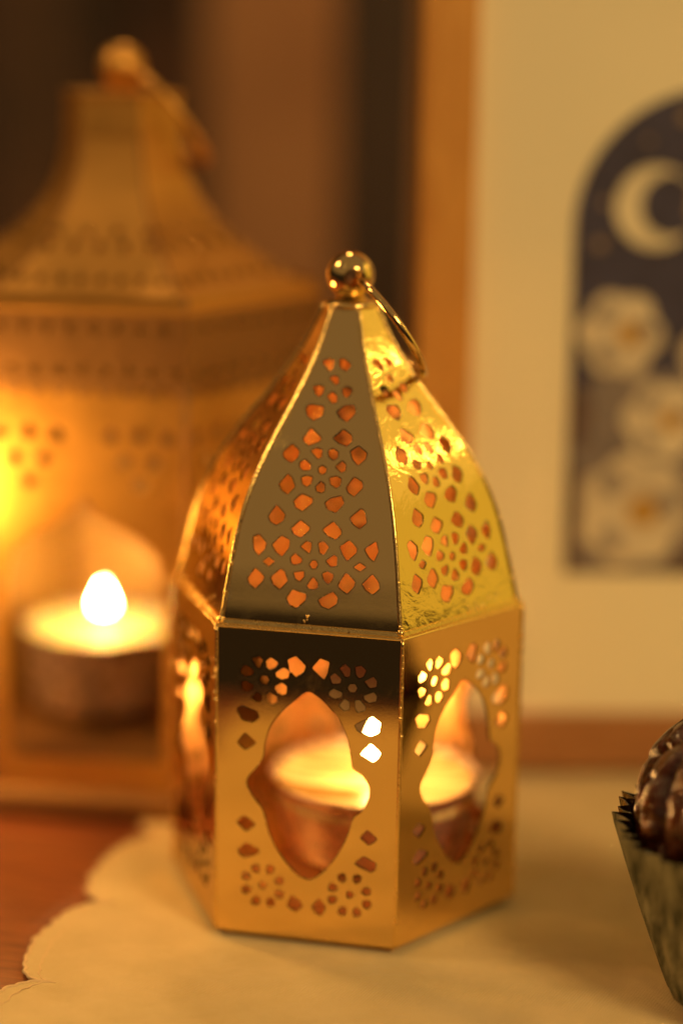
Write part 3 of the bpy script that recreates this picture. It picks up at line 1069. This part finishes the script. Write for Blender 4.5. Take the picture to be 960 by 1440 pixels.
zz = [128.6 + 34.4 * k / 18 for k in range(19)]
ro2 = [(interp(RP, z) / 2 - 0.15, z) for z in zz] + [(-(interp(RP, z) / 2 - 0.15), z) for z in reversed(zz)]
wR = interp(RP, 128.6) / 2 - 0.15
ro2 += [(-wR + 2 * wR * k / 12, 128.6) for k in range(1, 12)]
rh2 = []
for z, n, r in ((130.6, 8, 0.9), (137.5, 5, 1.1), (140.5, 4, 1.0)):
    w = interp(RP, z) * 0.43
    for k in range(n):
        rh2.append(circle(-w + 2 * w * k / (n - 1), z, r, 10))
roof_me = sheet("roof_panel", ro2, rh2, roof_surf, 0.6, 3.0, 0.12)
for k in range(6):
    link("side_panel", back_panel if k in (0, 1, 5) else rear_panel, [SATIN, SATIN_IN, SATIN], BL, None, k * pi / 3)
    link("skirt", skirt_me, [SATIN_SHADED, SATIN_IN, SATIN_SHADED], BL, None, k * pi / 3)
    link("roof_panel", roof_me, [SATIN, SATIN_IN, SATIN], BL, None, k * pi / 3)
    a = radians(-120 + 60 * k)
    link("corner_post", pydata("corner_post", *tube([Vector((S2, 0, z)) * 0.001 for z in (6.5, 60, 128)], 0.0007, 10)), SATIN_SHADED, BL, None, a)
    link("roof_seam", pydata("roof_seam", *tube([Vector((interp(RP, z), 0, z)) * 0.001 for z in zz], 0.0004, 8)), SATIN_SHADED, BL, None, a)
link("shoulder", hex_band("shoulder", [(42.0, 127.6), (50.0, 124.4), (50.6, 124.2), (50.7, 124.9), (47.5, 126.6), (43.6, 128.6), (42.4, 128.6)]), SATIN, BL)
link("base", hex_band("base", [(1, 0.0), (51.0, 0.0), (51.4, 0.8), (51.2, 4.5), (50.0, 6.2), (48.0, 7.0), (1, 7.0)]), SATIN_SHADED, BL)
link("floor_plate", hex_band("floor_plate", [(1, 9.5), (48, 9.5), (48, 10.4), (1, 10.4)]), SATIN_SHADED, BL)
link("cap", hex_band("cap", [(0.5, 162.6), (14.8, 162.6), (14.9, 163.4), (14.4, 171.5), (15.0, 171.9), (15.0, 172.8), (0.5, 173.6)]), SATIN, BL)
bf = lathe("finial", [(0.0, 0.1735), (0.0036, 0.1735), (0.003, 0.1745)] + [(0.0056 * sin(t), 0.1788 - 0.0056 * cos(t)) for t in [0.55 + (pi - 0.55) * k / 20 for k in range(20)]] + [(0, 0.1844)], 32)
link("finial", bf, SATIN, BL)
rp = []
c0 = Vector((0.0118, -0.001, 0.1672))
for k in range(64):
    t = 2 * pi * k / 64
    rp.append(c0 + Vector((0.66, 0.05, -0.75)).normalized() * 0.0140 * cos(t) + Vector((0.25, -0.93, 0.25)).normalized() * 0.0140 * sin(t))
link("ring_handle", pydata("ring_handle", *tube(rp, 0.0011, 10, True)), SATIN, BL)

# ================================================================== picture frame
PF = thing("picture_frame", "pale wooden picture frame with cream mat standing behind the gold lantern", "picture frame", (0.0012, 0.0737, 0.0005), radians(15))
PF.rotation_euler = (radians(-4.0), 0, radians(15))
FW, FH, BW = 0.153, 0.226, 0.0140


def bar(name, horizontal, a, b, c0, c1, mt):
    """mitred rail or stile; local x right, z up, front face at y = 0"""
    if horizontal:
        z_out, z_in = c0, c1
        prof = [(a, z_out), (b, z_out), (b - BW, z_in), (a + BW, z_in)]
    else:
        x_out, x_in = c0, c1
        prof = [(x_out, a), (x_out, b), (x_in, b - BW), (x_in, a + BW)]
    V = []
    for y in (0.0, 0.0145):
        V += [(x, y, z) for x, z in prof]
    F = [(0, 1, 2, 3), (7, 6, 5, 4)] + [(i, i + 4, (i + 1) % 4 + 4, (i + 1) % 4) for i in range(4)]
    bm = bmesh.new()
    bv = [bm.verts.new(v) for v in V]
    for f in F:
        bm.faces.new([bv[i] for i in f])
    bmesh.ops.recalc_face_normals(bm, faces=bm.faces)
    bmesh.ops.bevel(bm, geom=list(bm.edges), offset=0.0009, segments=3, affect='EDGES')
    me = bpy.data.meshes.new(name)
    bm.to_mesh(me)
    bm.free()
    return link(name, me, mt, PF)


g = 0.0001
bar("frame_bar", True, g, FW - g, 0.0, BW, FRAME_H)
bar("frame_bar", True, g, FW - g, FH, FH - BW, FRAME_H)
bar("frame_bar", False, g, FH - g, 0.0, BW, FRAME)
bar("frame_bar", False, g, FH - g, FW, FW - BW, FRAME)
link("mat_board", box_mesh("mat_board", BW - 0.003, FW - BW + 0.003, 0.0062, 0.0078, BW - 0.003, FH - BW + 0.003), MAT, PF)
link("backing", box_mesh("backing", BW - 0.004, FW - BW + 0.004, 0.0085, 0.0115, BW - 0.004, FH - BW + 0.004), FRAME, PF)


def flat(name, pts, y, mt, parent, t=0.0002):
    n = len(pts)
    V = [(x, y, z) for x, z in pts] + [(x, y + t, z) for x, z in pts]
    bm = bmesh.new()
    bv = [bm.verts.new(v) for v in V]
    bm.faces.new(bv[:n])
    bm.faces.new(bv[n:][::-1])
    for i in range(n):
        bm.faces.new((bv[i], bv[i + n], bv[(i + 1) % n + n], bv[(i + 1) % n]))
    bmesh.ops.recalc_face_normals(bm, faces=bm.faces)
    bmesh.ops.triangulate(bm, faces=[f for f in bm.faces if len(f.verts) > 4])
    me = bpy.data.meshes.new(name)
    bm.to_mesh(me)
    bm.free()
    return link(name, me, mt, parent)


AC, AR = FW / 2 - 0.0016, 0.0352
ZB, ZS = 0.0510, 0.1395
arch_pts = [(AC - AR, ZB), (AC + AR, ZB)] + [(AC + AR * cos(pi * k / 32), ZS + AR * sin(pi * k / 32)) for k in range(33)]
pr_ = flat("arch_print", arch_pts, 0.0058, INK_SKY, PF, 0.0004)


def blob(cx, cz, r, lobes, depth, rot=0.0, sx=1.0, n=60):
    return [(cx + sx * r * (1 - depth + depth * abs(cos(lobes * t / 2 + rot))) * cos(t), cz + r * (1 - depth + depth * abs(cos(lobes * t / 2 + rot))) * sin(t)) for t in [2 * pi * k / n for k in range(n)]]


def clip_pts(pts):
    out = []
    for x, z in pts:
        z = max(z, ZB + 0.0003)
        x = min(max(x, AC - AR + 0.0003), AC + AR - 0.0003)
        out.append((x, z))
    return out


LX = AC - AR                     # left edge of the arch
# crescent moon
mc, mr = (LX + 0.0205, ZS + 0.0055), 0.0105
cres = []
for k in range(41):
    t = radians(35) + radians(290) * k / 40
    cres.append((mc[0] + mr * cos(t), mc[1] + mr * sin(t)))
ic, ir = (mc[0] + 0.0040, mc[1] + 0.0006), 0.0079
t0, t1 = radians(40), radians(320)
for k in range(41):
    t = t1 + (t0 - t1) * k / 40
    cres.append((ic[0] + ir * cos(t), ic[1] + ir * sin(t)))
flat("moon", cres, 0.0056, INK_MOON, pr_)
for (x, z, r) in ((0.0065, -0.004, 0.0016), (0.0075, 0.0065, 0.0012), (0.027, 0.028, 0.0018), (0.033, 0.0065, 0.0050), (0.045, 0.020, 0.0015), (0.052, -0.004, 0.0018), (0.018, 0.022, 0.0010)):
    flat("star", blob(LX + x, ZS + z, r, 5, 0.35, 0.3), 0.0056, INK_STAR, pr_)
# foliage and ground below
hill = [(LX + 0.0004, ZB + 0.0004), (LX + 2 * AR - 0.0004, ZB + 0.0004)]
for k in range(25):
    f = k / 24
    hill.append((LX + 2 * AR - 0.0004 - (2 * AR - 0.0008) * f, ZB + 0.054 + 0.004 * sin(f * 11) + 0.003 * sin(f * 23 + 1) - 0.012 * (1 - f)))
flat("printed_foliage", hill, 0.0056, INK_HILL, pr_)
for (x, z, r, nl) in ((0.0125, 0.0620, 0.0112, 6), (0.0240, 0.0400, 0.0105, 6), (0.0170, 0.0165, 0.0150, 7), (0.0400, 0.0570, 0.0120, 6), (0.0460, 0.0260, 0.0140, 7), (0.0610, 0.0420, 0.0105, 6)):
    flat("printed_flower", clip_pts(blob(LX + x, ZB + z, r, nl, 0.16, 0.2)), 0.0054, INK_PETAL, pr_)
    for ang in (0.2, 2.2, 4.1):
        flat("petal_shade", clip_pts(blob(LX + x + r * 0.6 * cos(ang), ZB + z + r * 0.6 * sin(ang), r * 0.24, 2, 0.4, ang)), 0.0052, INK_HILL, pr_)
    flat("flower_centre", clip_pts(blob(LX + x + r * 0.2, ZB + z, r * 0.27, 7, 0.15)), 0.0050, INK_GOLD, pr_)
for pts in ([(0.0005, 0.048), (0.004, 0.049), (0.0062, 0.042), (0.005, 0.034), (0.0006, 0.032)], [(0.0005, 0.0300), (0.0032, 0.028), (0.0040, 0.016), (0.0035, 0.0005), (0.0005, 0.0005)], [(0.026, 0.0005), (0.030, 0.006), (0.038, 0.009), (0.046, 0.007), (0.050, 0.0005)]):
    flat("printed_shadow", [(LX + x, ZB + z) for x, z in pts], 0.0053, INK_DARK, pr_)
for x in (0.012, FW - 0.012):
    link("foot_pad", box_mesh("foot_pad", x - 0.004, x + 0.004, 0.005, 0.012, -0.0016, 0.0004), POST, PF)
# strut at the back
st = pydata("stand", [(0.06, 0.012, 0.15), (0.09, 0.012, 0.15), (0.09, 0.082, 0.006), (0.06, 0.082, 0.006), (0.06, 0.0135, 0.153), (0.09, 0.0135, 0.153), (0.09, 0.085, 0.006), (0.06, 0.085, 0.006)], [(0, 1, 2, 3), (7, 6, 5, 4), (0, 4, 5, 1), (1, 5, 6, 2), (2, 6, 7, 3), (3, 7, 4, 0)], False)
link("stand", st, FRAME, PF)

# ================================================================== date in a pleated foil cup
CX, CY = 0.0970, -0.0350
CUP_H, CUP_R0, CUP_R1, PLEATS = 0.0368, 0.0193, 0.0318, 48


def cup_mesh():
    V, F = [], []
    n = PLEATS * 4
    rows = 22
    for j in range(rows + 1):
        f = j / rows
        for i in range(n):
            t = 2 * pi * i / n
            s = (i % 4) / 4.0
            tri_ = 1 - abs(2 * s - 1) * 2                     # -1..1 fold
            amp = (0.0006 + 0.0010 * f) * (1 + 0.5 * noise.noise(Vector((cos(t) * 4, sin(t) * 4, 8.0)))) * (0.6 + 0.8 * ((i // 4) * 0.618 % 1.0))
            r = CUP_R0 + (CUP_R1 - CUP_R0) * (f ** 0.92) + amp * tri_
            r += 0.0009 * f * noise.noise(Vector((cos(t) * 2.2, sin(t) * 2.2, f * 1.5)))
            z = 0.0004 + CUP_H * f
            if j == rows:
                z += 0.0003 * tri_ + 0.0012 * noise.noise(Vector((cos(t) * 9, sin(t) * 9, 3)))
            if f < 0.06:
                r -= 0.0012 * (1 - f / 0.06) ** 2
            V.append((r * cos(t), r * sin(t), z))
    for j in range(rows):
        for i in range(n):
            i2 = (i + 1) % n
            F.append((j * n + i, j * n + i2, (j + 1) * n + i2, (j + 1) * n + i))
    F.append(tuple(range(n - 1, -1, -1)))
    return pydata("foil_cup", V, F, False)


cup = link("pleated_cup", cup_mesh(), CUP, None, (CX, CY, -0.0010))
sol = cup.modifiers.new("foil_thickness", 'SOLIDIFY')
sol.thickness = 0.00018
sol.offset = -1
cup["label"] = "dark metallic pleated paper cup holding a date at the right edge"
cup["category"] = "paper cup"


def date_mesh():
    bm = bmesh.new()
    bmesh.ops.create_icosphere(bm, subdivisions=6, radius=1.0)
    for v in bm.verts:
        p = v.co.copy()
        q = Vector((p.x * 0.0302, p.y * 0.0302, p.z * 0.0275))
        t = math.atan2(p.y, p.x)
        # long creases running from tip to tip, warped
        w = noise.noise(Vector((p.x * 1.6, p.y * 1.6, p.z * 0.9))) * 1.6
        rid = 1 - abs(noise.noise(Vector((cos(t) * 2.3 + w * 0.35, sin(t) * 2.3, p.z * 1.5 + w * 0.8)))) * 2.0
        rid2 = 1 - abs(noise.noise(Vector((cos(t) * 5.2 + w, sin(t) * 5.2 - w * 0.8, p.z * 3.4)))) * 2.0
        d = -0.0034 * max(rid, 0) ** 3 - 0.0012 * max(rid2, 0) ** 4 + 0.0030 + 0.0012 * noise.noise(p * 1.5)
        d *= 0.4 + 0.6 * (1 - abs(p.z) ** 4)
        v.co = q + p.normalized() * (d - 0.0045)
    me = bpy.data.meshes.new("date")
    bm.to_mesh(me)
    bm.free()
    me.polygons.foreach_set("use_smooth", [True] * len(me.polygons))
    return me


date = link("date_fruit", date_mesh(), DATE, None, (CX - 0.0005, CY + 0.0005, 0.0375), 0.6)
date["label"] = "glossy wrinkled dark brown date sitting in the pleated cup"
date["category"] = "date"
